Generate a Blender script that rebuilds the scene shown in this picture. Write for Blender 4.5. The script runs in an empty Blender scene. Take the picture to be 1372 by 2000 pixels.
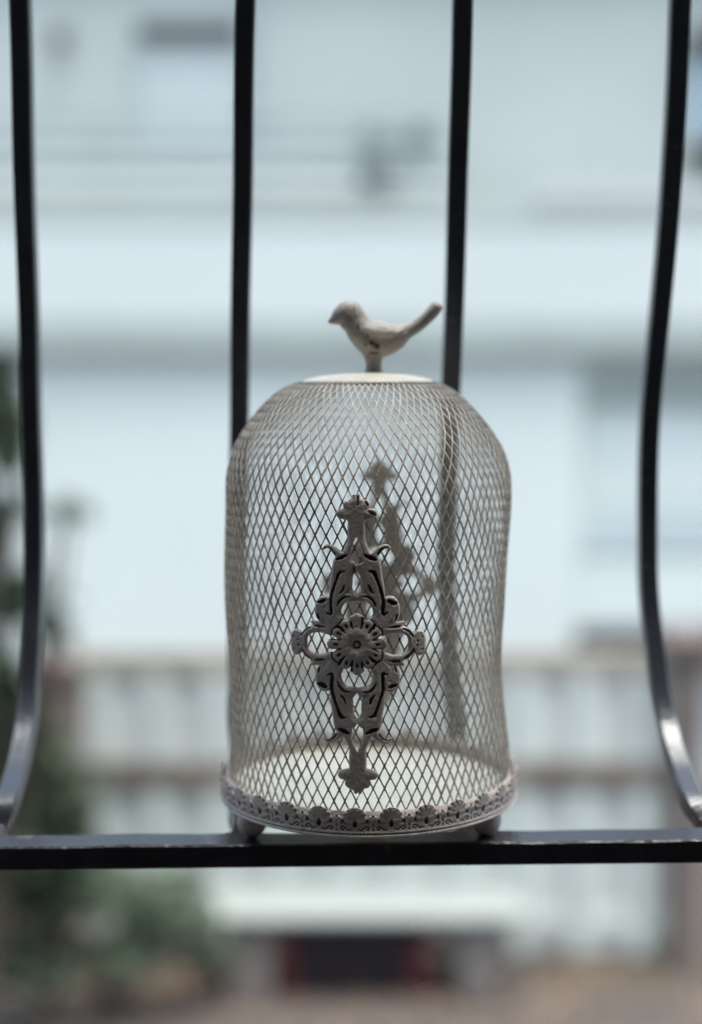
import bpy, bmesh, math, random
import numpy as np
from mathutils import Vector, Matrix, noise
random.seed(7)
S = bpy.context.scene
COL = S.collection
R = math.radians

# ---------------------------------------------------------------- camera
F = 2858.0                       # focal length in pixels of a 1372 px wide picture (50 mm on 24 mm)
PITCH = R(5.6)
CAM = Vector((0, 0, 3.0))
FWD = Vector((0, math.cos(PITCH), -math.sin(PITCH)))
UP = Vector((0, math.sin(PITCH), math.cos(PITCH)))
cd = bpy.data.cameras.new('camera')
cam = bpy.data.objects.new('camera', cd)
COL.objects.link(cam)
cam.location = CAM
cam.rotation_euler = (R(90) - PITCH, 0, 0)
cd.sensor_fit = 'HORIZONTAL'; cd.sensor_width = 24.0; cd.lens = 50.0
cd.clip_start = 0.02; cd.clip_end = 500
cd.dof.use_dof = True; cd.dof.focus_distance = 0.968; cd.dof.aperture_fstop = 1.65
S.camera = cam

# ---------------------------------------------------------------- sky, sun, exposure
SUN_EL, SUN_AZ = R(77), R(122)
w = bpy.data.worlds.new('World'); S.world = w; w.use_nodes = True
nt = w.node_tree; nt.nodes.clear()
sk = nt.nodes.new('ShaderNodeTexSky'); sk.sky_type = 'NISHITA'; sk.sun_disc = False
sk.sun_elevation = SUN_EL; sk.sun_rotation = SUN_AZ
sk.air_density = 1.0; sk.dust_density = 4.0; sk.ozone_density = 1.5
bg = nt.nodes.new('ShaderNodeBackground'); bg.inputs['Strength'].default_value = 0.15
wo = nt.nodes.new('ShaderNodeOutputWorld')
hs = nt.nodes.new('ShaderNodeHueSaturation'); hs.inputs['Saturation'].default_value = .80      # thin overcast: the blue is washed out
mu = nt.nodes.new('ShaderNodeMix'); mu.data_type = 'RGBA'; mu.blend_type = 'MULTIPLY'; mu.inputs['Factor'].default_value = 1; mu.inputs['B'].default_value = (.945, 1.022, .995, 1)
nt.links.new(sk.outputs[0], hs.inputs['Color']); nt.links.new(hs.outputs[0], mu.inputs['A']); nt.links.new(mu.outputs['Result'], bg.inputs[0]); nt.links.new(bg.outputs[0], wo.inputs[0])
sl = bpy.data.lights.new('sun', 'SUN'); sl.energy = 1.6; sl.angle = R(40); sl.color = (1, .985, .93)
so = bpy.data.objects.new('sun', sl); COL.objects.link(so)
sd = Vector((math.sin(SUN_AZ) * math.cos(SUN_EL), math.cos(SUN_AZ) * math.cos(SUN_EL), math.sin(SUN_EL)))
so.rotation_euler = (-sd).to_track_quat('-Z', 'Y').to_euler()
so.location = (0, 0, 20)
S.view_settings.view_transform = 'Standard'; S.view_settings.look = 'None'
S.view_settings.exposure = 1.56; S.view_settings.gamma = 1

# ---------------------------------------------------------------- helpers
def at(px, py, Y):
    """point of the plane y = Y seen at a pixel of the photograph"""
    d = FWD + Vector((1, 0, 0)) * ((px - 686) / F) + UP * ((1000 - py) / F)
    return CAM + d * (Y / d.y)

def mat(name, col, rough=.6, col2=None, nscale=8, bump=0.0, bscale=60, metal=0, coat=0, detail=6, spec=.5, lo=.35, hi=.7):
    m = bpy.data.materials.new(name); m.use_nodes = True
    t = m.node_tree; b = t.nodes['Principled BSDF']
    b.inputs['Roughness'].default_value = rough; b.inputs['Metallic'].default_value = metal
    b.inputs['Coat Weight'].default_value = coat; b.inputs['Specular IOR Level'].default_value = spec
    tc = t.nodes.new('ShaderNodeTexCoord')
    n = t.nodes.new('ShaderNodeTexNoise'); n.inputs['Scale'].default_value = nscale; n.inputs['Detail'].default_value = detail
    t.links.new(tc.outputs['Object'], n.inputs['Vector'])
    r = t.nodes.new('ShaderNodeValToRGB')
    c2 = col2 or tuple(c * .85 for c in col)
    r.color_ramp.elements[0].position = lo; r.color_ramp.elements[1].position = hi
    r.color_ramp.elements[0].color = (*c2, 1); r.color_ramp.elements[1].color = (*col, 1)
    t.links.new(n.outputs['Fac'], r.inputs['Fac']); t.links.new(r.outputs['Color'], b.inputs['Base Color'])
    if bump:
        n2 = t.nodes.new('ShaderNodeTexNoise'); n2.inputs['Scale'].default_value = bscale; n2.inputs['Detail'].default_value = 5
        t.links.new(tc.outputs['Object'], n2.inputs['Vector'])
        bp = t.nodes.new('ShaderNodeBump'); bp.inputs['Strength'].default_value = bump; bp.inputs['Distance'].default_value = .002
        t.links.new(n2.outputs['Fac'], bp.inputs['Height']); t.links.new(bp.outputs['Normal'], b.inputs['Normal'])
    m['ramp'] = r.name
    return m

def specks(m, col, scale, thr, soft=.03, rough=None):
    """chips, dust or rust: blotches of another colour where a noise passes a threshold"""
    t = m.node_tree; b = t.nodes['Principled BSDF']; src = b.inputs['Base Color'].links[0].from_socket
    tc = next(n for n in t.nodes if n.type == 'TEX_COORD')
    n = t.nodes.new('ShaderNodeTexNoise'); n.inputs['Scale'].default_value = scale; n.inputs['Detail'].default_value = 8; n.inputs['Roughness'].default_value = .65
    t.links.new(tc.outputs['Object'], n.inputs['Vector'])
    mr = t.nodes.new('ShaderNodeMapRange'); mr.inputs['From Min'].default_value = thr; mr.inputs['From Max'].default_value = thr + soft
    t.links.new(n.outputs['Fac'], mr.inputs['Value'])
    mx = t.nodes.new('ShaderNodeMix'); mx.data_type = 'RGBA'; t.links.new(mr.outputs[0], mx.inputs['Factor'])
    t.links.new(src, mx.inputs['A']); mx.inputs['B'].default_value = (*col, 1); t.links.new(mx.outputs['Result'], b.inputs['Base Color'])
    if rough is not None:
        m2 = t.nodes.new('ShaderNodeMapRange'); m2.inputs['To Min'].default_value = b.inputs['Roughness'].default_value; m2.inputs['To Max'].default_value = rough
        t.links.new(mr.outputs[0], m2.inputs['Value']); t.links.new(m2.outputs[0], b.inputs['Roughness'])
    return m

def link_mesh(name, me, material, parent=None, loc=None):
    o = bpy.data.objects.new(name, me); COL.objects.link(o)
    if material and not me.materials: me.materials.append(material)
    if parent: o.parent = parent
    if loc is not None: o.location = loc
    return o

def mesh_of(verts, faces, name='mesh', smooth=False):
    me = bpy.data.meshes.new(name); me.from_pydata([tuple(v) for v in verts], [], faces); me.update()
    if smooth:
        for p in me.polygons: p.use_smooth = True
    return me

def obj_bm(name, bm, material, parent=None, smooth=False):
    me = bpy.data.meshes.new(name); bm.to_mesh(me); bm.free()
    if smooth:
        for p in me.polygons: p.use_smooth = True
    return link_mesh(name, me, material, parent)

def box(bm, x0, x1, y0, y1, z0, z1, bev=0.0):
    b2 = bmesh.new(); bmesh.ops.create_cube(b2, size=1)
    for v in b2.verts:
        v.co = Vector(((x0 + x1) / 2 + v.co.x * (x1 - x0), (y0 + y1) / 2 + v.co.y * (y1 - y0), (z0 + z1) / 2 + v.co.z * (z1 - z0)))
    if bev: bmesh.ops.bevel(b2, geom=b2.edges[:], offset=bev, segments=2, profile=.5, affect='EDGES')
    me = bpy.data.meshes.new('t'); b2.to_mesh(me); b2.free(); bm.from_mesh(me); bpy.data.meshes.remove(me)

def boxobj(name, dims, material, parent=None, bev=0.0):
    bm = bmesh.new(); box(bm, *dims, bev=bev); return obj_bm(name, bm, material, parent)

def pxbox(px0, py0, px1, py1, Y, depth):
    """real box whose front face (on the plane y = Y) covers that part of the photograph"""
    a = at(px0, py1, Y); b = at(px1, py0, Y)
    return (a.x, b.x, Y, Y + depth, a.z, b.z)

def empty(name, loc, label, cat, group=None, rot=(0, 0, 0)):
    o = bpy.data.objects.new(name, None); COL.objects.link(o); o.empty_display_size = .05
    o.location = loc; o.rotation_euler = rot
    tag(o, label, cat, group); return o

def tag(o, label, cat, group=None):
    o['label'] = label; o['category'] = cat
    if group: o['group'] = group

def keep(o, parent):
    """parent without moving (parents here sit unrotated)"""
    o.parent = parent; o.matrix_parent_inverse = Matrix.Translation(-parent.location); return o

def lathe(profile, seg=64, a0=0, a1=2 * math.pi):
    vs, fs = [], []
    n = len(profile)
    for i in range(seg):
        a = 2 * math.pi * i / seg
        for r, z in profile: vs.append((r * math.cos(a), r * math.sin(a), z))
    for i in range(seg):
        j = (i + 1) % seg
        for k in range(n - 1):
            fs.append((i * n + k, j * n + k, j * n + k + 1, i * n + k + 1))
    me = mesh_of(vs, fs, smooth=True)
    bm = bmesh.new(); bm.from_mesh(me); bmesh.ops.remove_doubles(bm, verts=bm.verts, dist=1e-6)
    bmesh.ops.recalc_face_normals(bm, faces=bm.faces); bm.to_mesh(me); bm.free()
    for p in me.polygons: p.use_smooth = True
    return me

def catmull(pts, n):
    P = [np.array(p, float) for p in pts]; P = [2 * P[0] - P[1]] + P + [2 * P[-1] - P[-2]]
    out = []
    for i in range(1, len(P) - 2):
        for k in range(n):
            t = k / n
            out.append(.5 * ((2 * P[i]) + (-P[i - 1] + P[i + 1]) * t + (2 * P[i - 1] - 5 * P[i] + 4 * P[i + 1] - P[i + 2]) * t * t
                             + (-P[i - 1] + 3 * P[i] - 3 * P[i + 1] + P[i + 2]) * t ** 3))
    out.append(P[-2]); return out

# ---------------------------------------------------------------- materials
def painted_metal(name):
    m = mat(name, (.044, .050, .062), .26, (.028, .030, .040), 14, .25, 160, coat=.0, spec=.75)
    return m
M_bar = painted_metal('black_gloss_paint')
M_rail = mat('weathered_black_paint', (.022, .018, .026), .33, (.008, .006, .011), 30, .35, 220, spec=.75)
def cream(name, c1=(.58, .54, .465), c2=(.49, .45, .38)):
    m = mat(name, c1, .42, c2, 90, .35, 420)
    t = m.node_tree; b = t.nodes['Principled BSDF']
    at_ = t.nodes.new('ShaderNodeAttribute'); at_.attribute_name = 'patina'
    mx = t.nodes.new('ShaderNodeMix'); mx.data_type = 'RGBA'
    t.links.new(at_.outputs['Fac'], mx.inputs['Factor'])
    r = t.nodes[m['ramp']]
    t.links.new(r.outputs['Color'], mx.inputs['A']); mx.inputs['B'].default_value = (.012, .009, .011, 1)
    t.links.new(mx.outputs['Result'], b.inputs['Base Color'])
    return m
M_cream = cream('antique_cream_enamel')
M_wire = cream('cream_enamel_on_mesh', (.50, .45, .385), (.34, .30, .255))
M_orn = cream('antique_cream_casting', (.60, .53, .485), (.50, .435, .40))
M_bird = cream('antique_cream_bird', (.43, .385, .34), (.31, .275, .24))
M_tray = mat('cream_enamel_tray', (.82, .80, .69), .35, (.76, .74, .63), 30, .1, 300)
specks(M_bar, (.09, .09, .09), 40, .64, .10, .6); specks(M_bar, (.085, .045, .028), 38, .665, .03, .8)
specks(M_rail, (.13, .13, .125), 26, .60, .14, .6); specks(M_rail, (.10, .055, .035), 30, .67, .03, .8)
specks(M_bird, (.12, .10, .09), 170, .645, .03); specks(M_orn, (.10, .08, .075), 190, .665, .02); specks(M_wire, (.03, .025, .025), 120, .66, .02, .6); specks(M_cream, (.40, .34, .26), 30, .58, .12); specks(M_orn, (.30, .25, .22), 70, .60, .08); specks(M_tray, (.55, .51, .42), 28, .60, .12)
M_chip = mat('bare_dark_metal_chip', (.02, .017, .02), .6)

# ---------------------------------------------------------------- geometry of the place
RY = 1.0                                   # front face of the bottom rail
rl, rr = at(0, 1655, RY), at(1372, 1641, RY)
ROLL = math.atan2(rr.z - rl.z, rr.x - rl.x)
RZ = (rl.z + rr.z) / 2 + 0.0               # top of the rail at x = 0 (about)
def rail_z(x): return rl.z + (x - rl.x) * math.tan(ROLL)
RD, RH = .027, .0165

# ---- the grille: bottom rail and four bowed bars (one welded thing)
grille = empty('window_grille', (0, RY, RZ), 'black painted iron window grille with four outward bowed bars and a flat bottom rail', 'window grille')
bm = bmesh.new(); L = .66
N = 60
ring = []
for i in range(N + 1):
    x = -L + 2 * L * i / N
    z = rail_z(x); wob = .0003 * math.sin(x * 31) + .0003 * math.sin(x * 77 + 1)
    c = .0012
    sec = [(RY + c, z + wob), (RY + RD - c, z + wob), (RY + RD, z - c + wob), (RY + RD, z - RH), (RY, z - RH), (RY, z - c + wob)]
    ring.append([bm.verts.new((x, a, b)) for a, b in sec])
for i in range(N):
    for k in range(6):
        bm.faces.new((ring[i][k], ring[i][(k + 1) % 6], ring[i + 1][(k + 1) % 6], ring[i + 1][k]))
bm.faces.new(ring[0]); bm.faces.new(ring[-1][::-1])
bmesh.ops.recalc_face_normals(bm, faces=bm.faces)
keep(obj_bm('bottom_rail', bm, M_rail), grille)

DEP = [(1572, 1.070), (1500, 1.112), (1410, 1.150), (1300, 1.172), (1100, 1.188), (800, 1.175), (400, 1.135), (0, 1.10), (-260, 1.075), (-700, 1.04), (-1100, 1.02)]
BARS = [(-34, [14, 35, 53, 60, 68, 62, 50, 40, 33, 22, 12]),
        (466, [465, 464, 463, 464, 465, 468, 474, 480, 484, 490, 496]),
        (915, [908, 902, 892, 880, 872, 880, 893, 904, 912, 926, 938]),
        (1412, [1356, 1327, 1302, 1283, 1265, 1271, 1308, 1329, 1343, 1366, 1386])]
def make_bar(sx, xs, low=False):
    p0 = at(sx, 1640, 1.02)
    zc = rail_z(p0.x) - .0095
    pts = [(p0.x, RY + RD - .004, zc), (p0.x * .998, RY + RD + .028, zc + .0015)]
    for (row, Y), px in zip(DEP, xs):
        if low and row == 1572: continue
        if low and row == 1500:
            q = at(px, row, 1.10); pts.append((q.x, 1.10, zc + .0035)); pts.append((q.x, 1.142, zc + .0095)); continue
        if low and row == 1410: Y = 1.170
        if low and row == 1300: Y = 1.184
        q = at(px, row, Y); pts.append((q.x, Y, q.z))
    C = catmull(pts, 10)
    h = .0074; c = .0013
    bm = bmesh.new(); rings = []
    for i, p in enumerate(C):
        a = C[max(i - 1, 0)]; b = C[min(i + 1, len(C) - 1)]
        T = Vector(b - a).normalized(); X = Vector((1, 0, 0)); Nn = X.cross(T).normalized(); X2 = T.cross(Nn).normalized()
        P = Vector(p); wv = .00025 * math.sin(i * .55 + sx)
        sec = [(h - c, h), (h, h - c), (h, -h + c), (h - c, -h), (-h + c, -h), (-h, -h + c), (-h, h - c), (-h + c, h)]
        rings.append([bm.verts.new(P + X2 * (u + wv) + Nn * v) for u, v in sec])
    for i in range(len(C) - 1):
        for k in range(8):
            bm.faces.new((rings[i][k], rings[i][(k + 1) % 8], rings[i + 1][(k + 1) % 8], rings[i + 1][k]))
    bm.faces.new(rings[0]); bm.faces.new(rings[-1][::-1])
    bmesh.ops.recalc_face_normals(bm, faces=bm.faces)
    keep(obj_bm('bar', bm, M_bar), grille)
    # weld bead where the bar leaves the rail
    bm = bmesh.new(); bmesh.ops.create_icosphere(bm, subdivisions=2, radius=.006, matrix=Matrix.Translation((p0.x - .0065, RY + RD, zc + .0065)) @ Matrix.Diagonal((1, .8, .55, 1)))
    bmesh.ops.create_icosphere(bm, subdivisions=2, radius=.006, matrix=Matrix.Translation((p0.x + .0060, RY + RD, zc + .0068)) @ Matrix.Diagonal((.9, .9, .5, 1)))
    keep(obj_bm('weld_bead', bm, M_bar, smooth=True), grille)
for i, (sx, xs) in enumerate(BARS): make_bar(sx, xs, i in (1, 2))
# top rail, high above the picture, that the bars are welded to
tz = at(686, -1100, 1.02).z
bm = bmesh.new(); box(bm, -L, L, 1.0, 1.03, tz - .004, tz + .014, .001); keep(obj_bm('top_rail', bm, M_rail), grille)

# ---------------------------------------------------------------- the bird cage
CY = RY + .066                              # axis of the cage
ax = at(720, 1600, CY).x
FOOT = .0218
cz = rail_z(ax)
cage = empty('bird_cage_cloche', (ax, CY, cz), 'cream antique wire mesh bell shaped bird cage with a bird on top and floral plaque', 'bird cage', rot=(0, -ROLL * .6, 0))
def lz(row, Y=CY): return at(720, row, Y).z - cz      # height in the cage's own frame
SC = CY / F
ZB = FOOT                                   # underside of the tray
# tray
RT = .1072
tray = [(0, ZB), (RT - .002, ZB), (RT, ZB + .001), (RT, ZB + .0045), (RT - .0015, ZB + .005), (RT - .003, ZB + .0035), (0, ZB + .0035)]
link_mesh('tray', lathe(tray, 96), M_tray, cage)
# feet
def foot_mesh():
    pr = []
    for i in range(17):
        a = -math.pi / 2 + math.pi * i / 16
        pr.append((max(.0108 * math.cos(a), 0), .0111 + .0111 * math.sin(a)))
    return lathe(pr, 32)
fm = foot_mesh()
for k, (a, ) in enumerate([(R(-150 + 0),), (R(-30),), (R(90),)]):
    rr_ = .0965
    link_mesh('foot', fm, M_orn, cage, (rr_ * math.cos(a), rr_ * math.sin(a), -.0004))
# mesh dome
prof_px = [(745, 124), (749, 140), (757, 160), (768, 177), (783, 194), (803, 213), (825, 230), (849, 247), (877, 262), (912, 273), (950, 278),
           (1020, 279), (1100, 277.5), (1200, 275), (1300, 272.5), (1400, 273.5), (1480, 275)]
prof = [(hw * SC, lz(r)) for r, hw in prof_px]
prof.append((.1035, ZB + .004))
prof = prof[::-1]
PR = np.array(catmull(prof, 12))
sl_ = np.concatenate([[0], np.cumsum(np.hypot(np.diff(PR[:, 0]), np.diff(PR[:, 1])))])
TOT = sl_[-1]
NC = 86; HR = .00785
NR = int(TOT / HR)
HR = TOT / NR
def surf(ci, s, off=0.0):
    """point of the mesh skin: ci = column (cells), s = length along the profile"""
    s = min(max(s, 0), TOT)
    a0_ = 2 * math.pi * ci / NC; fd = min(1, (TOT - s) / .03) * min(1, s / .02)
    q = (2.2 * math.cos(a0_), 2.2 * math.sin(a0_), s * 14)
    ci = ci + .22 * fd * noise.noise(q); s = min(max(s + .0014 * fd * noise.noise((q[0] + 9, q[1], q[2])), 0), TOT)
    r = float(np.interp(s, sl_, PR[:, 0])); z = float(np.interp(s, sl_, PR[:, 1]))
    r2 = float(np.interp(min(s + .002, TOT), sl_, PR[:, 0])); r1 = float(np.interp(max(s - .002, 0), sl_, PR[:, 0]))
    z2 = float(np.interp(min(s + .002, TOT), sl_, PR[:, 1])); z1 = float(np.interp(max(s - .002, 0), sl_, PR[:, 1]))
    tx, tz_ = r2 - r1, z2 - z1; l = math.hypot(tx, tz_)
    nr, nz = tz_ / l, -tx / l
    a = 2 * math.pi * ci / NC - math.pi / 2 + R(1)
    fade = min(1, (TOT - s) / .05) * min(1, s / .03)
    # hand bent sheet: small dents and waves, one shallow dent low on the right
    d = .0009 * math.sin(3 * a + z * 30) + .0006 * math.sin(7 * a + z * 55 + 1)
    d -= .0040 * math.exp(-((z - .125) / .045) ** 2) * math.exp(-((math.atan2(math.sin(a), math.cos(a))) / .55) ** 2)
    d += .0016 * math.exp(-((z - .04) / .03) ** 2) * math.exp(-((math.atan2(math.sin(a), math.cos(a))) / .6) ** 2)
    d *= fade
    r += d + nr * off; z += nz * off
    return (r * math.cos(a), r * math.sin(a), z)
verts, faces = [], []
cache = {}
TH = .00085
def vid(ci, s, side):
    k = (round(ci * 1000) % (NC * 1000), round(s * 1e6), side)
    if k not in cache:
        cache[k] = len(verts); verts.append(surf(ci, s, TH / 2 if side else -TH / 2))
    return cache[k]
rnd = random.Random(3)
for j in range(0, NR + 1):
    for c in range(NC):
        cc = c + (.5 if j % 2 else 0)
        s0 = j * HR
        # the diamond cell centred (cc, s0): half width .5 cell, half height HR
        out = [(cc + .5, s0), (cc + .25, s0 + HR / 2), (cc, s0 + HR), (cc - .25, s0 + HR / 2), (cc - .5, s0), (cc - .25, s0 - HR / 2), (cc, s0 - HR), (cc + .25, s0 - HR / 2)]
        if s0 + HR > TOT + 1e-6 or s0 - HR < -1e-6:
            continue
        # rounded hole; strand about 1.15 mm wide
        cw = 2 * math.pi * float(np.interp(s0, sl_, PR[:, 0])) / NC
        wd = .00080 * (.82 + .25 * cw / .0076)
        hw, hh = .5 * cw, HR
        kk = 1 - (wd / 2) * math.hypot(hw, hh) / (hw * hh)
        kk = max(kk, .45) * rnd.uniform(.965, 1.03)
        if rnd.random() < .02: kk *= .90
        a_, b_ = .5 * kk, HR * kk
        jx = rnd.uniform(-.012, .012); jy = rnd.uniform(-.0002, .0002)
        hole = []
        raw = [(a_ * .95, 0), (a_ * .5, b_ * .5), (0, b_ * .92), (-a_ * .5, b_ * .5), (-a_ * .95, 0), (-a_ * .5, -b_ * .5), (0, -b_ * .92), (a_ * .5, -b_ * .5)]
        # 16-gon: insert points near the tips to round them
        pts_h = [(a_ * .95, 0), (a_ * .86, b_ * .13), (a_ * .5, b_ * .5), (a_ * .12, b_ * .86), (0, b_ * .93), (-a_ * .12, b_ * .86), (-a_ * .5, b_ * .5), (-a_ * .86, b_ * .13),
                 (-a_ * .95, 0), (-a_ * .86, -b_ * .13), (-a_ * .5, -b_ * .5), (-a_ * .12, -b_ * .86), (0, -b_ * .93), (a_ * .12, -b_ * .86), (a_ * .5, -b_ * .5), (a_ * .86, -b_ * .13)]
        H = [[], []]
        for (u, v) in pts_h:
            for sd_ in (0, 1):
                H[sd_].append(len(verts)); verts.append(surf(cc + u + jx, s0 + v + jy, TH / 2 if sd_ else -TH / 2))
        O = [[vid(u, v, sd_) for (u, v) in out] for sd_ in (0, 1)]
        for sd_ in (0, 1):
            o, h_ = O[sd_], H[sd_]
            F_ = []
            # outer k corresponds to hole index 2k
            for k in range(8):
                k2 = (k + 1) % 8
                F_.append((o[k], o[k2], h_[(2 * k + 2) % 16], h_[2 * k + 1], h_[2 * k]))
            if not sd_: F_ = [f[::-1] for f in F_]
            faces += F_
        for k in range(16):
            k2 = (k + 1) % 16
            faces.append((H[0][k], H[0][k2], H[1][k2], H[1][k]))
me = mesh_of(verts, faces, 'mesh_dome')
link_mesh('mesh_dome', me, M_wire, cage)
# side hoops: at the foot of the mesh and a thin one under the cap
zt = lz(745)
def hoop(r, z, t, h, name, m=M_cream, seg=128):
    pr = [(r - t, z - h), (r + t, z - h), (r + t * 1.3, z), (r + t, z + h), (r - t, z + h), (r - t * 1.2, z), (r - t, z - h)]
    return link_mesh(name, lathe(pr, seg), m, cage)
hoop(.1042, ZB + .0085, .0009, .0045, 'base_hoop', M_orn)
# cap
zc0 = lz(746)
cap = [(0, lz(727.5)), (.012, lz(728)), (.024, lz(730)), (.034, lz(733)), (.041, lz(737)), (.0455, lz(741)), (.0480, zc0 + .0008), (.0484, zc0 - .0008), (.0470, zc0 - .0018), (0, zc0 - .0018)]
link_mesh('cap', lathe(cap, 96), M_cream, cage, (.0010, 0, 0))

# ---------------------------------------------------------------- relief castings (marching squares on a stroke field)
def strokes_field(X, Y, strokes):
    Fd = np.full(X.shape, -1e3); Hh = np.zeros(X.shape)
    for pts, hm in strokes:
        for (x0, y0, r0), (x1, y1, r1) in zip(pts[:-1], pts[1:]):
            dx, dy = x1 - x0, y1 - y0; l2 = dx * dx + dy * dy + 1e-9
            t = np.clip(((X - x0) * dx + (Y - y0) * dy) / l2, 0, 1)
            d = np.hypot(X - x0 - t * dx, Y - y0 - t * dy); r = r0 + (r1 - r0) * t
            Fd = np.maximum(Fd, r - d)
            q = np.clip(1 - (d / r) ** 2, 0, 1)
            Hh = np.maximum(Hh, hm * np.sqrt(q) * np.minimum(r, 12))
    return Fd, Hh

def smooth_poly(pts, n=5):
    if len(pts) < 3: return pts
    return [tuple(p) for p in catmull(pts, n)]

def blur(A, n=1):
    for _ in range(n):
        B = A.copy(); B[1:-1, 1:-1] = (A[1:-1, 1:-1] * 4 + A[:-2, 1:-1] + A[2:, 1:-1] + A[1:-1, :-2] + A[1:-1, 2:]) / 8; A = B
    return A

def relief_mesh(name, xs, ys, Fd, Hh, Pt, place, back=-2.2, smooth=True):
    """xs, ys 1-D; Fd > 0 inside; Hh height; Pt patina; place(x, y, h) -> xyz"""
    nx, ny = len(xs), len(ys)
    V, PA, idx, ed = [], [], {}, {}
    def corner(i, j):
        k = (i, j)
        if k not in idx:
            idx[k] = len(V); V.append((xs[i], ys[j], Hh[j, i])); PA.append(Pt[j, i])
        return idx[k]
    def cross(i, j, i2, j2):
        k = (i, j, i2, j2) if (i, j) < (i2, j2) else (i2, j2, i, j)
        if k not in ed:
            a, b = Fd[k[1], k[0]], Fd[k[3], k[2]]; t = a / (a - b); t = min(max(t, .02), .98)
            x = xs[k[0]] + (xs[k[2]] - xs[k[0]]) * t; y = ys[k[1]] + (ys[k[3]] - ys[k[1]]) * t
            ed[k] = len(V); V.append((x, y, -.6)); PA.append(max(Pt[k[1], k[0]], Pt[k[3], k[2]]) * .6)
        return ed[k]
    FF, walls = [], []
    ins = Fd > 0
    for j in range(ny - 1):
        for i in range(nx - 1):
            c = [(i, j), (i + 1, j), (i + 1, j + 1), (i, j + 1)]
            s = [ins[b, a] for a, b in c]
            if not any(s): continue
            poly = []; kinds = []
            for k in range(4):
                a, b = c[k], c[(k + 1) % 4]
                if s[k]: poly.append(corner(*a)); kinds.append(0)
                if s[k] != s[(k + 1) % 4]: poly.append(cross(*a, *b)); kinds.append(1)
            FF.append(poly)
            n = len(poly)
            for k in range(n):
                if kinds[k] and kinds[(k + 1) % n]: walls.append((poly[k], poly[(k + 1) % n]))
    n0 = len(V)
    VV = [place(*v) for v in V] + [place(v[0], v[1], back) for v in V]
    faces = list(FF) + [[a + n0 for a in f[::-1]] for f in FF] + [(b, a, a + n0, b + n0) for a, b in walls]
    me = mesh_of(VV, faces, name, smooth)
    at_ = me.attributes.new('patina', 'FLOAT', 'POINT')
    at_.data.foreach_set('value', np.array(PA + [0.0] * n0, dtype=np.float32))
    return me

def Z(zx, zy, r): return ((zx - 626) * .2187, (1363 - zy) * .2187, r * .2187)
def zs(pts, n=5): return smooth_poly([Z(*p) for p in pts], n)
half = [  # right upper quarter of the plaque, read off an enlargement: (x, y, radius)
    ([(640, 230, 72), (640, 160, 80), (641, 115, 62), (643, 72, 28), (645, 32, 12)], .5),
    ([(640, 160, 72), (700, 122, 44)], .5), ([(645, 195, 62), (720, 200, 50), (768, 196, 42)], .5),
    ([(626, 200, 70), (634, 290, 70), (640, 360, 64), (660, 420, 42), (680, 480, 38), (712, 545, 38), (735, 600, 44)], .75),
    ([(735, 600, 40), (790, 560, 34), (835, 515, 26), (875, 492, 18), (905, 492, 14), (935, 515, 8)], .9),
    ([(735, 600, 60), (775, 640, 66), (790, 740, 66), (812, 850, 62), (828, 960, 52), (838, 1060, 46), (835, 1130, 46)], .8),
    ([(640, 665, 30), (690, 660, 50), (730, 690, 60), (740, 780, 48), (765, 880, 48), (800, 960, 42)], .75),
    ([(640, 665, 34), (690, 740, 28), (712, 820, 28), (690, 900, 28), (635, 952, 24)], .6),
    ([(690, 935, 34), (745, 955, 40), (790, 1010, 36), (808, 1090, 34), (790, 1150, 40)], .8),
    ([(850, 1060, 40), (900, 990, 46), (945, 985, 44), (975, 1040, 42), (975, 1100, 38), (950, 1150, 30)], .9),
    ([(780, 1230, 55), (850, 1170, 52), (910, 1120, 40), (940, 1080, 34)], .9),
    ([(820, 1240, 45), (920, 1200, 32), (1000, 1195, 28), (1045, 1175, 12)], .7),
    ([(860, 1250, 40), (950, 1235, 32), (1040, 1240, 32), (1100, 1270, 32), (1128, 1320, 32), (1130, 1370, 34)], .85),
    ([(890, 1075, 62), (925, 1075, 66)], .55),
    ([(760, 700, 55), (765, 800, 70), (775, 900, 70), (800, 1000, 52)], .5),
    ([(665, 660, 26), (720, 740, 60), (728, 850, 62)], .45), ([(640, 955, 22), (690, 945, 40)], .5),
    ([(1165, 1350, 40), (1200, 1300, 52), (1215, 1340, 50)], .8),
    ([(1130, 1363, 30), (1205, 1363, 44)], .6),
]
dark_half = [
    [(715, 92, 10), (727, 118, 12)], [(738, 180, 8), (765, 192, 13), (792, 206, 9)],
    [(820, 555, 12), (850, 525, 14), (880, 507, 10), (910, 500, 5)],
    [(712, 570, 12), (755, 590, 18), (800, 606, 12)],
    [(738, 712, 8), (780, 725, 17), (812, 800, 12), (838, 880, 13), (862, 970, 15), (858, 1090, 15), (900, 1086, 7)],
    [(738, 835, 9), (752, 875, 12), (778, 908, 6)],
    [(685, 938, 6), (735, 943, 11), (775, 975, 12), (800, 1025, 6)],
    [(912, 975, 14), (945, 990, 19), (984, 998, 10)], [(984, 1105, 6), (975, 1135, 9), (965, 1162, 5)],
    [(918, 1218, 5), (965, 1213, 11), (1010, 1210, 9)],
    [(1050, 1228, 5), (1105, 1252, 11), (1142, 1300, 9)], [(1175, 1335, 6), (1180, 1345, 7)],
    [(1225, 1305, 5), (1228, 1310, 5)],
]
def mirror(sts, sx, sy): return [[(p[0] * sx, p[1] * sy, p[2]) for p in st] for st in sts]
base = [(zs(p), h) for p, h in half]
ST = []
for sx in (1, -1):
    for sy in (1, -1):
        for p, h in base: ST.append(([(q[0] * sx, q[1] * sy, q[2]) for q in p], h))
flower = []
NP = 12
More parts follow.
